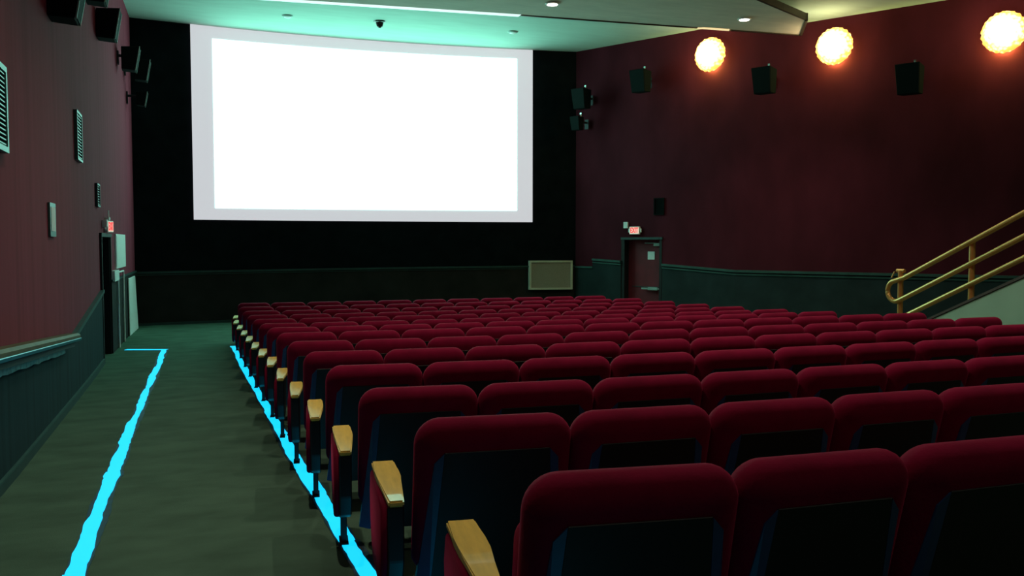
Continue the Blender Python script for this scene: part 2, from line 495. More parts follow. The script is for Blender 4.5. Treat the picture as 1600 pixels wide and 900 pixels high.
bm = bmesh.new(); RW[0].box(bm, 1.80, 1.97, -0.345, -0.175, SB+0.001, SB+0.008)
tag(link_mesh('paper_notice', bm, M['paper']), 'small white paper notice taped to the wine-coloured exit door on the right', 'notice')

# ------------------------------------------------------------------ screen (curved, with a lit picture)
scr = empty('projection_screen', W(3.6, 18.0, 0.45), label='large curved cinema screen glowing white with a grey-white margin', cat='screen')
def scr_y(x): return back_y(x) - 0.045
def screen_sheet(x0, x1, zb0, zb1, zt0, zt1, off, th, n=36):
    bm = bmesh.new(); fr = []; bk = []
    for i in range(n+1):
        t = i/n; x = x0+(x1-x0)*t
        a = (x, scr_y(x)-off, zb0+(zb1-zb0)*t+FZ); b_ = (x, scr_y(x)-off, zt0+(zt1-zt0)*t+FZ)
        fr.append((bm.verts.new(a), bm.verts.new(b_)))
        bk.append((bm.verts.new((a[0], a[1]+th, a[2])), bm.verts.new((b_[0], b_[1]+th, b_[2]))))
    for i in range(n):
        bm.faces.new((fr[i][0], fr[i+1][0], fr[i+1][1], fr[i][1]))
        bm.faces.new((bk[i][0], bk[i][1], bk[i+1][1], bk[i+1][0]))
        bm.faces.new((fr[i][1], fr[i+1][1], bk[i+1][1], bk[i][1]))
        bm.faces.new((fr[i][0], bk[i][0], bk[i+1][0], fr[i+1][0]))
    bm.faces.new((fr[0][0], fr[0][1], bk[0][1], bk[0][0])); bm.faces.new((fr[-1][0], bk[-1][0], bk[-1][1], fr[-1][1]))
    return bm
s1 = sub('screen_surface', screen_sheet(0.155, 7.185, 0.46, 0.466, 4.222, 4.222, 0.0, 0.045), M['margin'], scr)
s2 = sub('projected_picture', screen_sheet(0.555, 6.835, 0.692, 0.717, 3.985, 4.02, 0.008, 0.006), M['picture'], scr)

# ------------------------------------------------------------------ sconces
def sconce(x, y, z, seg, label):
    root = empty('wall_sconce', W(x, y, z), seg.yaw(), label, 'lamp', 'round glass wall sconces on the right wall')
    bm = bmesh.new()       # flattened scalloped glass bowl, facing local -y
    n = 72; rings = []
    prof = [(0.02,-0.15),(0.10,-0.145),(0.18,-0.125),(0.25,-0.09),(0.30,-0.04),(0.325,0.0),(0.30,0.03),(0.24,0.045)]
    for r, h in prof:
        ring = []
        for k in range(n):
            a = 2*math.pi*k/n
            rr = r*(1 + (0.035*abs(math.sin(9*a)) - 0.012)*(r/0.325)**2) + (0.006*math.sin(23*a+r*60) if r > .1 else 0)
            ring.append(bm.verts.new((rr*math.cos(a), h + 0.006*math.sin(13*a + r*90), rr*math.sin(a))))
        rings.append(ring)
    for a, b in zip(rings[:-1], rings[1:]):
        for k in range(n): bm.faces.new((a[k], a[(k+1)%n], b[(k+1)%n], b[k]))
    bm.faces.new(rings[0]); bm.faces.new(list(reversed(rings[-1])))
    link_mesh('glass_shade', bm, M['sconce'], root, smooth=True)
    bm = bmesh.new(); lathe(bm, [(0.10, 0.045), (0.10, 0.14), (0.13, 0.149)], 24, 'y')
    link_mesh('wall_mount', bm, M['brass'], root)
    for (lx, lz) in ((0, 0.0),):
        ld = bpy.data.lights.new('sconce_bulb', 'POINT')
        ld.energy = SCONCE_W; ld.color = (1.0, 0.90, 0.22); ld.shadow_soft_size = 0.08
        lo = bpy.data.objects.new('sconce_bulb', ld); COL.objects.link(lo)
        lo.parent = root; lo.location = (0, 0.095*K, -0.19*K)
    # added point lamp in front of the glass, throwing sconce light into the room
    ld = bpy.data.lights.new('sconce_glow', 'POINT')
    ld.energy = SCONCE_W*0.75; ld.color = (1.0, 0.80, 0.42); ld.shadow_soft_size = 0.25
    lo = bpy.data.objects.new('sconce_glow', ld); COL.objects.link(lo)
    lo.parent = root; lo.location = (0, -0.42*K, 0)
sconce(9.63, 14.60, 3.673, RW[0], 'round scalloped glass wall sconce nearest the screen, below the tan ceiling panel')
sconce(10.83, 12.52, 3.493, RW[1], 'round scalloped glass wall sconce, the middle of the three glowing ones')
sconce(12.18, 10.23, 3.338, RW[1], 'largest round scalloped glass wall sconce, at the right edge of the picture')

# ------------------------------------------------------------------ downlights
DL_SPOTS = [(5.376, 12.49, CZ, True), (8.71, 12.21, CZ, True), (1.8, 8.2, CEIL_R, False), (5.2, 8.2, CEIL_R, False), (8.6, 8.0, CEIL_R, False),
            (0.3, 4.4, CEIL_R, False), (3.4, 4.4, CEIL_R, False), (6.6, 4.4, CEIL_R, False), (1.2, -0.2, CEIL_R, False), (5.0, -0.2, CEIL_R, False)]  # flat-ceiling ones are unseen, added to light the armrests and seats
def downlight(x, y, z, label, power):
    root = empty('downlight', W(x, y, z), 0, label, 'ceiling light', 'round downlights in the ceiling')
    bm = bmesh.new(); lathe(bm, [(0.085, -0.014), (0.105, -0.012), (0.112, 0.0), (0.085, 0.0)], 28)
    link_mesh('trim_ring', bm, M['white_plastic'], root)
    bm = bmesh.new(); lathe(bm, [(0.082, -0.016), (0.082, -0.004)], 28)
    link_mesh('lit_lens', bm, M['downlight'], root)
    ld = bpy.data.lights.new('downlight_beam', 'SPOT')
    ld.energy = power; ld.color = (1.0, 0.90, 0.68); ld.spot_size = math.radians(112); ld.spot_blend = 0.7; ld.shadow_soft_size = 0.09
    lo = bpy.data.objects.new('downlight_beam', ld); COL.objects.link(lo)
    lo.parent = root; lo.location = (0, 0, -0.03)
for i, (x, y, z, vis) in enumerate(DL_SPOTS):
    lab = ('round lit downlight in the tan ceiling panel, beside its left seam' if i == 0 else
           'round lit downlight in the tan ceiling panel, between the first two wall sconces' if i == 1 else
           'unseen round downlight added in the flat ceiling above the red seats')
    downlight(x, y, z, lab, DOWNLIGHT_W * (0.3 if y < 0 else 1.0))  # unseen rear pair added at low power to lift the upper seat backs

# ------------------------------------------------------------------ small ceiling fittings near the screen
def ceiling_fitting(name, x, y, r, label, cat, m1, m2, drop):
    root = empty(name, W(x, y, CEIL_F), 0, label, cat)
    bm = bmesh.new(); lathe(bm, [(r*0.8, -0.03), (r, -0.02), (r*1.15, 0.0)], 20)
    link_mesh('trim_ring', bm, m1, root)
    bm = bmesh.new(); lathe(bm, [(r*0.15, -drop), (r*0.5, -drop*0.8), (r*0.72, -0.03), (r*0.72, -0.02)], 18)
    link_mesh('centre_cone', bm, m2, root)
ceiling_fitting('ceiling_vent', 1.85, 16.75, 0.095, 'small round ceiling fitting over the left half of the screen', 'ceiling fitting', M['pale_edge'], M['white_plastic'], 0.05)
ceiling_fitting('dome_camera', 3.54, 16.55, 0.105, 'small dark dome on the ceiling above the middle of the screen', 'dome', M['dark_glass'], M['dark_glass'], 0.13)
ceiling_fitting('ceiling_vent', 6.2, 16.4, 0.095, 'small round ceiling fitting over the right half of the screen', 'ceiling fitting', M['pale_edge'], M['white_plastic'], 0.05)

# ------------------------------------------------------------------ speakers
def speaker(x, y, z, yaw, label, group, sz=1.0, pale=False, wid=0.36, clamp=True):
    wallgap = 0.35 if not pale else max(0.13*sz+0.012, x + 1.05 - max(0.0, y-12.3)*0.0241)
    """origin at the cabinet's centre; the cabinet faces local -y; the wall is behind"""
    root = empty('surround_speaker', W(x, y, z), yaw, label, 'speaker', group)
    h = 0.225*sz; w = wid/2*sz; dt = 0.19*sz; db = 0.11*sz; bk = 0.13*sz
    bm = bmesh.new()
    hexa(bm, [(-w*.88,-db,-h),(w*.88,-db,-h),(w*.8,bk,-h*.93),(-w*.8,bk,-h*.93),(-w,-dt,h),(w,-dt,h),(w*.9,bk,h*.93),(-w*.9,bk,h*.93)])
    bmesh.ops.bevel(bm, geom=list(bm.edges), offset=0.008, segments=1, affect='EDGES')
    link_mesh('cabinet', bm, M['black_box'], root)
    bm = bmesh.new()
    g = 0.012
    hexa(bm, [(-w*.84,-db-g,-h*.93),(w*.84,-db-g,-h*.93),(w*.84,-db-.001,-h*.93),(-w*.84,-db-.001,-h*.93),(-w*.94,-dt-g+.004,h*.93),(w*.94,-dt-g+.004,h*.93),(w*.94,-dt+.003,h*.93),(-w*.94,-dt+.003,h*.93)])
    link_mesh('front_grille', bm, M['grille'], root)
    if pale:
        for s in (-1, 1):
            bm = bmesh.new()
            hexa(bm, [(s*w*.88-.006,-db-.013,-h),(s*w*.88+.006,-db-.013,-h),(s*w*.88+.006,-db,-h),(s*w*.88-.006,-db,-h),
                      (s*w-.006,-dt-.013,h),(s*w+.006,-dt-.013,h),(s*w+.006,-dt,h),(s*w-.006,-dt,h)])
            tag(link_mesh('edge_strip', bm, M['pale_edge'], root), 'pale front edge')
    bm = bmesh.new()
    box(bm, -0.05, 0.05, wallgap-0.025, wallgap, -0.09, 0.12)
    tube(bm, [(0, wallgap-0.015, 0.05), (0, bk-0.01, 0.05)], 0.022)
    link_mesh('wall_bracket', bm, M['black_metal'], root)
    if clamp:
        bm = bmesh.new()
        tube(bm, [(0.05, 0.05, h*.9), (0.05, 0.06, h+0.07)], 0.012, 8)
        box(bm, 0.03, 0.07, 0.04, 0.08, h+0.05, h+0.085)
        tag(link_mesh('safety_clamp', bm, M['chrome'], root), 'bright metal clamp')
ryaw = RW[0].yaw()
gr = 'black surround speakers on the right wall'
speaker(8.78, 15.79, 3.30, ryaw, 'black surround speaker on the right wall, left of the first round sconce', gr)
speaker(10.06, 13.44, 2.985, ryaw, 'black surround speaker on the right wall, between the first and second sconces', gr, 1.05)
speaker(11.34, 11.27, 2.715, ryaw, 'black surround speaker on the right wall, between the second and third sconces', gr, 1.10)
speaker(8.03, 17.02, 3.09, ryaw, 'black surround speaker high in the right corner beside the screen', gr, 0.95)
speaker(7.97, 17.12, 2.58, ryaw, 'smaller black surround speaker in the right corner, under another', gr, 0.66)
lyaw = math.radians(90)
gl = 'black surround speakers on the left wall'
speaker(-0.94, 8.38, 2.10, lyaw, 'black speaker on the left wall, nearest the camera, cut by the top of the picture', gl, 0.9, True, clamp=False)
speaker(-0.93, 11.35, 2.99, lyaw, 'black speaker on the left wall barely showing at the top of the picture', gl, 0.85, True, clamp=False)
speaker(-0.92, 12.65, 2.86, lyaw, 'black speaker on the left wall with a bright front edge, second below the picture top', gl, 0.88, True, clamp=False)
speaker(-0.80, 15.35, 2.955, lyaw, 'black speaker on the left wall, topmost of the three by the screen corner', gl, 0.84, True, clamp=False)
speaker(-0.68, 16.6, 3.01, lyaw, 'black speaker in the left corner, middle of the three beside the screen', gl, 0.80, True, clamp=False)
speaker(-0.70, 16.9, 2.565, lyaw, 'black speaker in the left corner, lowest of the three beside the screen', gl, 0.55, True, clamp=False)

# ------------------------------------------------------------------ exit signs, plates, vents
def text_mesh(name, s, size, m, depth=0.004):
    cu = bpy.data.curves.new(name, 'FONT'); cu.body = s; cu.size = size; cu.extrude = depth; cu.align_x = 'CENTER'; cu.align_y = 'CENTER'
    cu.offset = 0.006
    o = bpy.data.objects.new(name, cu); COL.objects.link(o)
    dg = bpy.context.evaluated_depsgraph_get()
    me = bpy.data.meshes.new_from_object(o.evaluated_get(dg))
    COL.objects.unlink(o); bpy.data.objects.remove(o)
    me.materials.clear(); me.materials.append(m)
    r = bpy.data.objects.new(name, me); COL.objects.link(r)
    return r
def exit_sign(loc, yaw, label, w=0.25, h=0.165, two_sided=False, stem=False):
    root = empty('exit_sign', loc, yaw, label, 'exit sign')
    bm = bmesh.new(); box(bm, -w/2, w/2, -0.03, 0.02, -h/2, h/2, 0.008)
    box(bm, -w/2-0.035, -w/2+.003, -0.015, 0.01, -h*.25, h*.25, 0.005); box(bm, w/2-.003, w/2+0.035, -0.015, 0.01, -h*.25, h*.25, 0.005)
    link_mesh('sign_case', bm, M['white_plastic'], root)
    bm = bmesh.new(); box(bm, -w/2+0.014, w/2-0.014, -0.034, -0.029, -h/2+0.014, h/2-0.014)
    link_mesh('lit_face', bm, M['exit_face'], root)
    t = text_mesh('sign_letters', 'EXIT', 0.155*K, M['exit_red'])
    t.parent = root; t.location = (0, -0.036*K, 0); t.rotation_euler = (math.radians(90), 0, 0); t.scale = (0.62*w/0.25, 1, 1)
    if stem:
        bm = bmesh.new(); tube(bm, [(0.0, 0.0, h/2-.005), (0.0, 0.0, h/2+0.14)], 0.012, 8); tube(bm, [(0, -0.02, h/2+0.03), (0, 0.05, h/2+0.03)], 0.022, 8)
        link_mesh('stem', bm, M['white_plastic'], root)
    return root
p = RW[0].P(1.60, 0.268, 0.035); exit_sign(Vector((p.x, p.y, p.z))*K, RW[0].yaw(), 'red lit EXIT sign on the right wall above the exit door')
exit_sign(W(-0.985, 13.02, 0.225), math.radians(72), 'red EXIT sign angled out from the left wall above the dark doorway', 0.19, 0.16, stem=True)
bm = bmesh.new(); box(bm, -0.035, 0.035, -0.05, 0.05, -0.05, 0.05, 0.012)
tag(link_mesh('emergency_light', bm, M['white_plastic'], loc=W(-1.008, 12.72, 0.262)), 'small white box left of the exit sign on the left wall', 'emergency light')
bm = bmesh.new(); RW[0].box(bm, 1.31, 1.41, 0.32, 0.45, 0.0, 0.04)
tag(link_mesh('wall_box', bm, M['white_plastic']), 'small white box on the right wall, left of the lit exit sign', 'wall box')

def louvre(seg, s0, s1, z0, z1, nsl, label, frame, slat, fw=0.03, horizontal=True):
    c = seg.P((s0+s1)/2, (z0+z1)/2, 0)
    root = empty('vent_grille', Vector((c.x, c.y, c.z))*K, 0, label, 'vent')
    bm = bmesh.new()
    seg.box(bm, s0, s1, z0, z0+fw, 0, 0.035); seg.box(bm, s0, s1, z1-fw, z1, 0, 0.035)
    seg.box(bm, s0, s0+fw, z0+fw, z1-fw, 0, 0.035); seg.box(bm, s1-fw, s1, z0+fw, z1-fw, 0, 0.035)
    sub('grille_frame', bm, frame, root)
    bm = bmesh.new()
    for i in range(nsl):
        z = z0+fw + (z1-z0-2*fw)*(i+0.5)/nsl
        t = (z1-z0-2*fw)/nsl*0.3
        seg.box(bm, s0+fw, s1-fw, z-t*.5, z+t*.5, 0.012, 0.028)
    sub('grille_slats', bm, slat, root)
    bm = bmesh.new(); seg.box(bm, s0+fw, s1-fw, z0+fw, z1-fw, 0.0, 0.006)
    sub('grille_back', bm, M['black_box'], root)
s = LW[0].s_at_y
louvre(LW[0], s(5.55), s(6.20), 0.56, 1.09, 16, 'large louvred vent grille on the left wall, cut by the left picture edge', M['green_trim'], M['green_trim'], 0.035)
louvre(LW[0], s(9.93), s(10.38), 0.86, 1.37, 14, 'tall dim louvred vent on the left wall, below the speakers', M['green_trim'], M['green_trim'], 0.025)
louvre(LW[0], s(11.95), s(12.28), 0.46, 0.75, 8, 'small dark louvred vent on the left wall above the doorway', M['dark_trim'], M['dark_trim'], 0.02)
louvre(RW[0], 2.05, 2.29, 0.585, 0.935, 8, 'small dark vent on the right wall above the exit door', M['black_box'], M['black_box'], 0.02)

# framed plate on the left wall
root = empty('wall_plate', W(-1.03, 8.13, 0.20), 0, 'pale framed plate on the left wall between vent and handrail', 'sign')
bm = bmesh.new(); LW[0].box(bm, s(7.98), s(8.30), 0.055, 0.335, 0.002, 0.02)
sub('plate_board', bm, M['green_trim'], root)
bm = bmesh.new(); LW[0].box(bm, s(8.02), s(8.25), 0.10, 0.30, 0.018, 0.024)
sub('plate_face', bm, M['paper'], root)

# ------------------------------------------------------------------ electrics by the left door
s1_ = LW[1].s_at_y
root = empty('electrical_box', W(-0.97, 14.9, -0.10), 0, 'tall white cabinet on the left wall past the dark doorway', 'electrical box')
bm = bmesh.new(); LW[1].box(bm, s1_(14.25), s1_(15.75), -0.385, 0.14, 0.0, 0.025)
sub('box_body', bm, M['white_plastic'], root)
bm = bmesh.new(); LW[1].box(bm, s1_(14.3), s1_(15.7), -0.36, 0.115, 0.025, 0.03)
sub('box_door', bm, M['white_plastic'], root)
root = empty('switch_box', W(-0.97, 13.9, -0.47), 0, 'small white box with two conduits running down to the floor', 'switch box')
bm = bmesh.new(); LW[1].box(bm, s1_(13.70), s1_(14.35), -0.555, -0.40, 0.0, 0.05)
sub('box_body', bm, M['white_plastic'], root)
for yy, zz in ((14.25, -1.575), (15.1, -1.575)):
    bm = bmesh.new()
    a = LW[1].P(s1_(yy), -0.44, 0.04); b_ = LW[1].P(s1_(yy), zz, 0.04)
    tube(bm, [a, b_], 0.015, 8)
    if yy > 14.5: tube(bm, [LW[1].P(s1_(14.3), -0.44, 0.04), a], 0.015, 8)
    sub('conduit', bm, M['white_plastic'], root)
# pale board standing against the left wall
bm = bmesh.new()
hexa(bm, [(-0.928, 16.0, 0.0), (-0.910, 16.0, 0.0), (-0.850, 17.4, 0.0), (-0.868, 17.4, 0.0),
          (-0.932, 16.0, 0.98), (-0.914, 16.0, 0.98), (-0.888, 17.4, 0.98), (-0.906, 17.4, 0.98)])
bmesh.ops.bevel(bm, geom=list(bm.edges), offset=0.006, segments=1, affect='EDGES')
tag(link_mesh('leaning_board', bm, M['white_plastic']), 'pale board leaning on the left wall by the screen corner', 'board')

# ------------------------------------------------------------------ grille panel on the screen wall
root = empty('grille_panel', W(7.6, 17.7, -0.7), 0, 'beige perforated panel in a pale frame, low on the wall right of the screen', 'panel')
x0, x1, z0, z1 = 7.10, 8.06, -1.03, -0.385
bm = bmesh.new()
fw = 0.04
for a in ((x0,x1,z0,z0+fw),(x0,x1,z1-fw,z1),(x0,x0+fw,z0+fw,z1-fw),(x1-fw,x1,z0+fw,z1-fw)):
    curved_box(bm, a[0], a[1], a[2], a[3], 0.022, 0.10, 4)
sub('panel_frame', bm, M['beige_frame'], root)
bm = bmesh.new(); curved_box(bm, x0+fw, x1-fw, z0+fw, z1-fw, 0.025, 0.085, 4)
sub('perforated_sheet', bm, M['beige_grille'], root)

# ------------------------------------------------------------------ left handrail ledge
def rail_z(y): return -0.875 + (8.85-y)*0.072
root = empty('handrail_ledge', W(-0.95, 7, rail_z(7)), 0, 'dark wooden handrail ledge along the left wall with a shiny cyan-tinted lip', 'handrail')
def ledge(y0, y1, x0, x1, dz0, dz1, n=12, wob=0.0, bev=0.0):
    bm = bmesh.new(); prev = None
    for i in range(n+1):
        y = y0+(y1-y0)*i/n; z = rail_z(y)+FZ
        w1 = random.uniform(-wob, wob); w2 = random.uniform(-wob, wob)
        ps = [(x0, y, z+dz0+w1), (x1+w2*.4, y, z+dz0+w1), (x1, y, z+dz1-bev), (x1-bev, y, z+dz1), (x0, y, z+dz1)]
        row = [bm.verts.new(p) for p in ps]
        if prev:
            for k in range(5): bm.faces.new((prev[k], prev[(k+1)%5], row[(k+1)%5], row[k]))
        else: bm.faces.new(row)
        prev = row
    bm.faces.new(list(reversed(prev)))
    return bm
sub('rail_top', ledge(2.0, 8.95, -1.045, -0.935, 0.0, 0.045, 14, 0.0, 0.02), M['rail_wood'], root)
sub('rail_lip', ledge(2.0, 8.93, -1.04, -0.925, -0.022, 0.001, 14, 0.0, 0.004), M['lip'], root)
sub('rail_bracket', ledge(2.0, 8.75, -1.045, -0.965, -0.072, -0.022, 14, 0.002, 0.01), M['rail_dark'], root)
sub('foil_strip', ledge(2.0, 8.35, -1.045, -0.998, -0.118, -0.066, 40, 0.008, 0.004), M['foil'], root)

# ------------------------------------------------------------------ floor light tapes
def tape(pts, w, name, label, seglen=0.30, jag=0.006, gap=0.0):
    """pts: polyline (x, y); glowing strip with slightly uneven edges over a dark backing"""
    root = empty(name, W(pts[0][0], pts[0][1], fz(pts[0][1])), 0, label, 'light strip')
    for kind in (0, 1):
        bm = bmesh.new()
        for (xa, ya), (xb, yb) in zip(pts[:-1], pts[1:]):
            d = Vector((xb-xa, yb-ya)); L = d.length; e = d/L; nn = Vector((e.y, -e.x))
            n = max(2, int(L/0.06)); prev = None; oa = ob = 0.0; piece = 0
            for i in range(n+1):
                s_ = L*i/n
                if int(s_/0.95) != piece:
                    piece = int(s_/0.95); oa += random.uniform(-jag, jag)*1.5; ob += random.uniform(-jag, jag)*1.5
                oa = oa*0.9 + random.uniform(-jag, jag)*0.45; ob = ob*0.9 + random.uniform(-jag, jag)*0.45
                q = Vector((xa, ya)) + e*s_
                hw = w/2 + (0.014 if kind else 0)
                a = q + nn*(hw+oa); b_ = q - nn*(hw+ob)
                h = 0.006 if kind == 0 else 0.003
                za, zb = fz(a.y)+FZ, fz(b_.y)+FZ
                row = [bm.verts.new(p) for p in ((a.x,a.y,za),(a.x,a.y,za+h),(b_.x,b_.y,zb+h),(b_.x,b_.y,zb))]
                if prev:
                    for k in range(4): bm.faces.new((prev[k], prev[(k+1)%4], row[(k+1)%4], row[k]))
                else: bm.faces.new(row)
                prev = row
            bm.faces.new(list(reversed(prev)))
        sub('light_band' if kind == 0 else 'backing_strip', bm, M['tape'] if kind == 0 else M['tape_back'], root)
tape([(-0.475, 2.6), (-0.465, 4.0), (-0.46, 6.05), (-0.425, 9.0), (-0.33, 13.75)], 0.073, 'floor_light_strip', 'cyan glowing strip running down the middle of the left aisle', jag=0.012)
tape([(-0.86, 13.95), (-0.29, 13.74)], 0.12, 'floor_light_strip', 'short cyan glowing strip crossing the aisle to the left wall', jag=0.006)
tape([(0.69, 1.0), (0.685, 4.0), (0.675, 8.0), (0.655, 13.85)], 0.075, 'floor_light_strip', 'cyan glowing strip on the floor under the aisle end of the seats', jag=0.008)

# ------------------------------------------------------------------ staircase with brass rails on the right
SX = 8.30
def st_z(y): return -0.868 + (7.75-y)*0.452
root = empty('staircase', W(SX, 8.0, -1.53), 0, 'pale green staircase side rising to the right behind the seats', 'staircase')
y_bot = 7.75 + (1.53-0.868)/0.452; y_top = 2.6
bm = bmesh.new()
pts = [(y_bot, -1.53), (y_top, st_z(y_top)), (y_top, -1.34)]
prism(bm, [(SX, y, z+FZ) for y, z in pts], (0.08, 0, 0))
sub('side_wall', bm, M['stair_paint'], root)
bm = bmesh.new()
prism(bm, [(SX-0.012, y, z+FZ) for y, z in [(y_bot+.02, -1.53), (y_top, st_z(y_top)), (y_top, st_z(y_top)+0.035), (y_bot+.08, -1.53)]], (0.104, 0, 0))
sub('sloping_cap', bm, M['stair_cap'], root)
bm = bmesh.new()
ns = 16
for i in range(ns):
    ya = y_bot-0.15 - (y_bot-0.15-y_top)*i/ns; yb = y_bot-0.15 - (y_bot-0.15-y_top)*(i+1)/ns
    box(bm, SX+0.082, SX+1.25, yb, ya, -1.53+FZ, st_z(ya)-0.05+FZ + 0.0)
sub('steps', bm, M['carpet'], root)
root = empty('stair_railing', W(SX, 8.38, -1.5), 0, 'brass tube railing with a looped end climbing the stairs at right', 'railing')
X = SX + 0.02
def rl(y, y0, z0): return z0 + (y0-y)*0.465
r = 0.030
bm = bmesh.new()
top = [(X, y, rl(y, 8.35, -0.455)+FZ) for y in (2.9, 4.5, 6.5, 8.30)]
cy, cz, rr = 8.43, -0.600, 0.128
loop = []
for a in range(65, -116, -15):
    an = math.radians(a)
    loop.append((X, cy + rr*math.cos(an), cz + rr*math.sin(an) + FZ))
mid = [(X, y, rl(y, 8.34, -0.702)+FZ) for y in (8.26, 6.5, 4.5, 2.9)]
tube(bm, top + loop + mid, r, 12)
sub('handrail', bm, M['brass'], root)
bm = bmesh.new(); tube(bm, [(X, y, rl(y, 8.19, -0.865)+FZ) for y in (2.9, 5, 8.3, 8.7)], r, 12)
sub('lower_rail', bm, M['brass'], root)
for y, zt, zb in ((8.38, -0.345, -1.52), (7.34, 0.02, st_z(7.34)+.02), (6.0, 0.64, st_z(6.0)+.02), (4.7, 1.24, st_z(4.7)+.02)):
    bm = bmesh.new(); tube(bm, [(X+0.03, y, zb+FZ), (X+0.03, y, zt+FZ)], 0.034, 12)
    if y > 8: 
        tube(bm, [(X+0.03-0.0, y-0.06, zt+FZ), (X+0.03, y+0.06, zt+FZ)], 0.024, 10)
        tube(bm, [(X, y+0.07, zt-0.01+FZ), (X-0.02, y+0.10, zt-0.09+FZ)], 0.008, 6)
    sub('post', bm, M['brass'], root)

# ------------------------------------------------------------------ seats
SEAT_W, SEAT_H = 0.552, 0.79
def tilt_y(z):            # the back leans towards the row behind
    return 0.155*(0.79-z)/0.62
def make_seat(aisle):
    root = empty('cinema_seat', W(0, 0, -FZ), 0)
    w = SEAT_W/2 - 0.003
    # backrest, seen from behind as a rounded pillow-edged slab
    def pillow(x0, x1, z0, z1, rt, rb, y0, th, e, ey, tilt, n=7, m=8):
        bm = bmesh.new(); rings = []
        steps = [(e*1.4, -0.001)] + [(e*(1-math.sin(math.pi/2*j/m)), ey*(1-math.cos(math.pi/2*j/m))) for j in range(m+1)]
        steps += [(d, th-y) for d, y in reversed(steps)]
        for d, yy in steps:
            pts = round_rect(x0+d, x1-d, z0+d, z1-d, max(rt-d, 0.006), max(rb-d, 0.006), n)
            rings.append([bm.verts.new((x, y0 + tilt(z) + yy, z - 0.008*(2*(x-x0)/(x1-x0)-1)**2*(1 if z > (z0+z1)/2 else 0))) for x, z in pts])
        for a, b in zip(rings[:-1], rings[1:]):
            k_ = len(a)
            for k in range(k_): bm.faces.new((a[k], a[(k+1)%k_], b[(k+1)%k_], b[k]))
        bm.faces.new(rings[0]); bm.faces.new(list(reversed(rings[-1])))
        return bm
    link_mesh('backrest', pillow(-w, w, 0.24, 0.79, 0.082, 0.06, 0.0, 0.15, 0.080, 0.072, tilt_y), M['velvet'], root, smooth=True)
    # moulded back shell, flush at its top, with broad bevelled side edges
    zt, zb = 0.682, 0.15
    ix0, ix1 = w-0.092, w-0.052
    bm = bmesh.new()
    hexa(bm, [(-ix1,tilt_y(zb)-0.020,zb),(ix1,tilt_y(zb)-0.020,zb),(ix1,tilt_y(zb)+0.05,zb),(-ix1,tilt_y(zb)+0.05,zb),
              (-ix0,tilt_y(zt)-0.006,zt),(ix0,tilt_y(zt)-0.006,zt),(ix0,tilt_y(zt)+0.05,zt),(-ix0,tilt_y(zt)+0.05,zt)])
    bmesh.ops.bevel(bm, geom=list(bm.edges), offset=0.002, segments=1, affect='EDGES')
    sh = tag(link_mesh('back_shell', bm, M['shell'], root), 'near-black moulded shell')
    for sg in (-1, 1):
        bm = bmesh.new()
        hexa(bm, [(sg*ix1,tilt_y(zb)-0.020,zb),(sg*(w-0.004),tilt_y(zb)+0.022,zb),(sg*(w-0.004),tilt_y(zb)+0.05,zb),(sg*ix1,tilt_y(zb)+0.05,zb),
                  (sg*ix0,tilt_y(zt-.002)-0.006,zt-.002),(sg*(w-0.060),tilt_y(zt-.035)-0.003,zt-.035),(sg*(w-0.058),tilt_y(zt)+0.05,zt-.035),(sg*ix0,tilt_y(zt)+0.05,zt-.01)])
        tag(link_mesh('shell_edge', bm, M['shell_edge'], sh), 'bevelled shell edge coloured with blue tape reflection')
    # folded-up cushion
    link_mesh('seat_cushion', pillow(-w+0.032, w-0.032, 0.18, 0.63, 0.06, 0.05, 0.215, 0.16, 0.06, 0.06, lambda z: (0.57-z)*0.22, 6, 6), M['velvet'], root, smooth=True)
    def arm(cx, end):
        bm = bmesh.new()        # wooden top: narrow at the back, wide at the front
        f0, f1, f2 = (0.12, 0.43, 0.665) if end else (0.27, 0.40, 0.62)
        sk = 0.0
        hb, hm, hf = (0.027, 0.048, 0.045) if end else (0.022, 0.026, 0.026)
        pts = [(cx-hb+sk, f0), (cx+hb+sk, f0), (cx+hm, f1), (cx+hm, f1+.08), (cx+hf, f2), (cx-hf, f2), (cx-hf*.97, f1+.08), (cx-hm*.86, f1)]
        a, b, fs = prism(bm, [(x, y, 0.486) for x, y in pts], (0, 0, 0.022))
        bmesh.ops.bevel(bm, geom=list(bm.edges), offset=0.006, segments=2, affect='EDGES')
        tag(link_mesh('armrest', bm, M['wood'], root), 'pale maple armrest')
        prof = [(0.13, 0.486), (0.64, 0.486), (0.68, 0.40), (0.66, 0.30), (0.60, 0.205), (0.52, 0.165), (0.26, 0.172), (0.18, 0.205), (0.13, 0.30)]
        if not end: prof = [(0.30, 0.486), (0.56, 0.486), (0.57, 0.42), (0.54, 0.29), (0.48, 0.17), (0.44, 0.125), (0.34, 0.125), (0.33, 0.25)]
        t = 0.028 if end else 0.016
        bm = bmesh.new()
        a, b, fs = prism(bm, [(cx-t, y, z) for y, z in prof], (2*t, 0, 0))
        bmesh.ops.bevel(bm, geom=list(bm.edges), offset=0.005, segments=1, affect='EDGES')
        sp = link_mesh('arm_support', bm, M['black_metal'], root)
        if end:
            bm = bmesh.new()
            inner = [(0.408+(y-0.405)*0.97, 0.295+(z-0.295)*0.985) for y, z in prof]
            a, b, fs = prism(bm, [(cx-t+.002, y, z) for y, z in inner], (-0.026, 0, 0))
            rim_bevel(bm, a, b, 0.014, 3, (False, True))
            tag(link_mesh('side_pad', bm, M['velvet'], sp, smooth=True), 'red upholstered aisle side')
        bm = bmesh.new()
        box(bm, cx-0.015, cx+0.015, 0.41, 0.47, 0.008, 0.18, 0.004)
        box(bm, cx-0.022, cx+0.022, 0.38, 0.50, 0.0, 0.010, 0.003)
        link_mesh('floor_foot', bm, M['black_metal'], root)
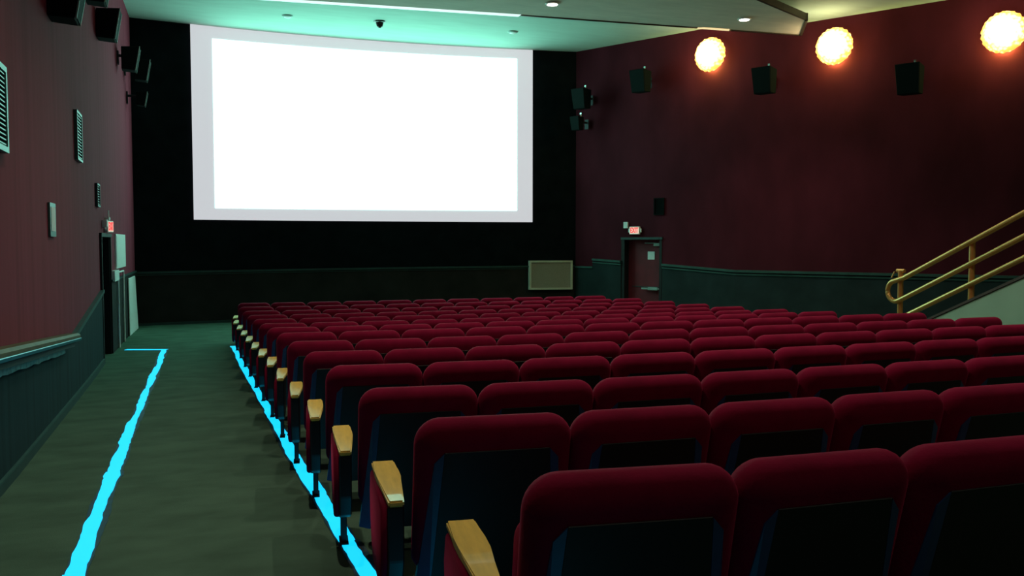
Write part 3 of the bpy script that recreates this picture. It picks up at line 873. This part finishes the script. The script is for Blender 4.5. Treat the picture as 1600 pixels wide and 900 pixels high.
    arm(-SEAT_W/2 - (0.055 if aisle else 0.0), aisle)
    return root

def copy_tree(o, parent=None):
    c = o.copy(); COL.objects.link(c); c.parent = parent
    for ch in list(o.children): copy_tree(ch, c)
    return c

proto_end = make_seat(True)
proto_mid = make_seat(False)
used = {True: False, False: False}

# seat boundaries along each row (layout x), row 1 is the nearest
BND = {1: [0.672, 1.188, 1.674], 2: [0.668, 1.198, 1.724, 2.242, 2.745], 3: [0.660, 1.178, 1.72, 2.277, 2.814, 3.356, 3.887],
       4: [0.660, 1.175, 1.719, 2.271, 2.821, 3.38, 3.915, 4.473, 5.005], 5: [0.660, 1.161, 1.699, 2.259, 2.817, 3.372, 3.913, 4.459],
       6: [0.660, 1.143, 1.689, 2.241, 2.804, 3.378, 3.942],
       14: [0.713, 1.2, 1.737, 2.295, 2.844, 3.427, 4.006, 4.578, 5.166, 5.72, 6.291, 6.90]}
NSEAT = {1: 5, 2: 7, 3: 9, 4: 11, 5: 12, 6: 12, 7: 12, 8: 12, 9: 12, 10: 12, 11: 12, 12: 12, 13: 12, 14: 11}
WIDTH = {1: 0.545, 2: 0.55, 3: 0.55, 4: 0.55, 5: 0.56, 6: 0.576, 7: 0.571, 8: 0.534, 9: 0.540, 10: 0.541, 11: 0.546, 12: 0.545, 13: 0.538}
TOPZ = {1: -0.505, 2: -0.563, 3: -0.611, 4: -0.638, 5: -0.674, 6: -0.708, 7: -0.737, 8: -0.779, 9: -0.822, 10: -0.853, 11: -0.880, 12: -0.898, 13: -0.908, 14: -0.914}
def dy(s): return 0.13*math.exp(-s/0.9) - 0.02*s
ORD = ['first', 'second', 'third', 'fourth', 'fifth', 'sixth', 'seventh', 'eighth', 'ninth', 'tenth', 'eleventh', 'twelfth', 'thirteenth', 'fourteenth']
for n in range(1, 15):
    b = list(BND.get(n, [0.672, 1.172, 1.708]))
    while len(b) < NSEAT[n] + 1: b.append(b[-1] + WIDTH[n])
    Yn = 1.56 + 0.93*(n-1)
    rowname = 'nearest row' if n == 1 else ('front row by the screen' if n == 14 else ORD[n-1] + ' row from the camera')
    for k in range(NSEAT[n]):
        x0, x1 = b[k], b[k+1]
        q = 0.8 if n == 1 else 1.0
        y0, y1 = Yn + q*dy(x0-0.68), Yn + q*dy(x1-0.68)
        end = (k == 0)
        src = proto_end if end else proto_mid
        if not used[end]: o = src; used[end] = True
        else: o = copy_tree(src)
        wdt = math.hypot(x1-x0, y1-y0)
        xc, yc = (x0+x1)/2, (y0+y1)/2
        fl = fz(Yn+0.45)
        o.location = W(xc, yc, fl)
        o.rotation_euler = (0, 0, math.atan2(y1-y0, x1-x0) - (0.05 if n == 1 and end else 0.0))
        o.scale = (wdt/SEAT_W, 1, (TOPZ[n]-fl)/SEAT_H)
        if end: lab = 'red velvet seat with pale wooden armrest, leftmost in the %s' % rowname
        elif k == NSEAT[n]-1 and n > 5: lab = 'red velvet cinema seat at the right-hand end of the %s' % rowname
        else: lab = 'red velvet cinema seat, %s from the left aisle in the %s' % (ORD[k], rowname)
        tag(o, lab, 'seat', 'red cinema seats in rows')
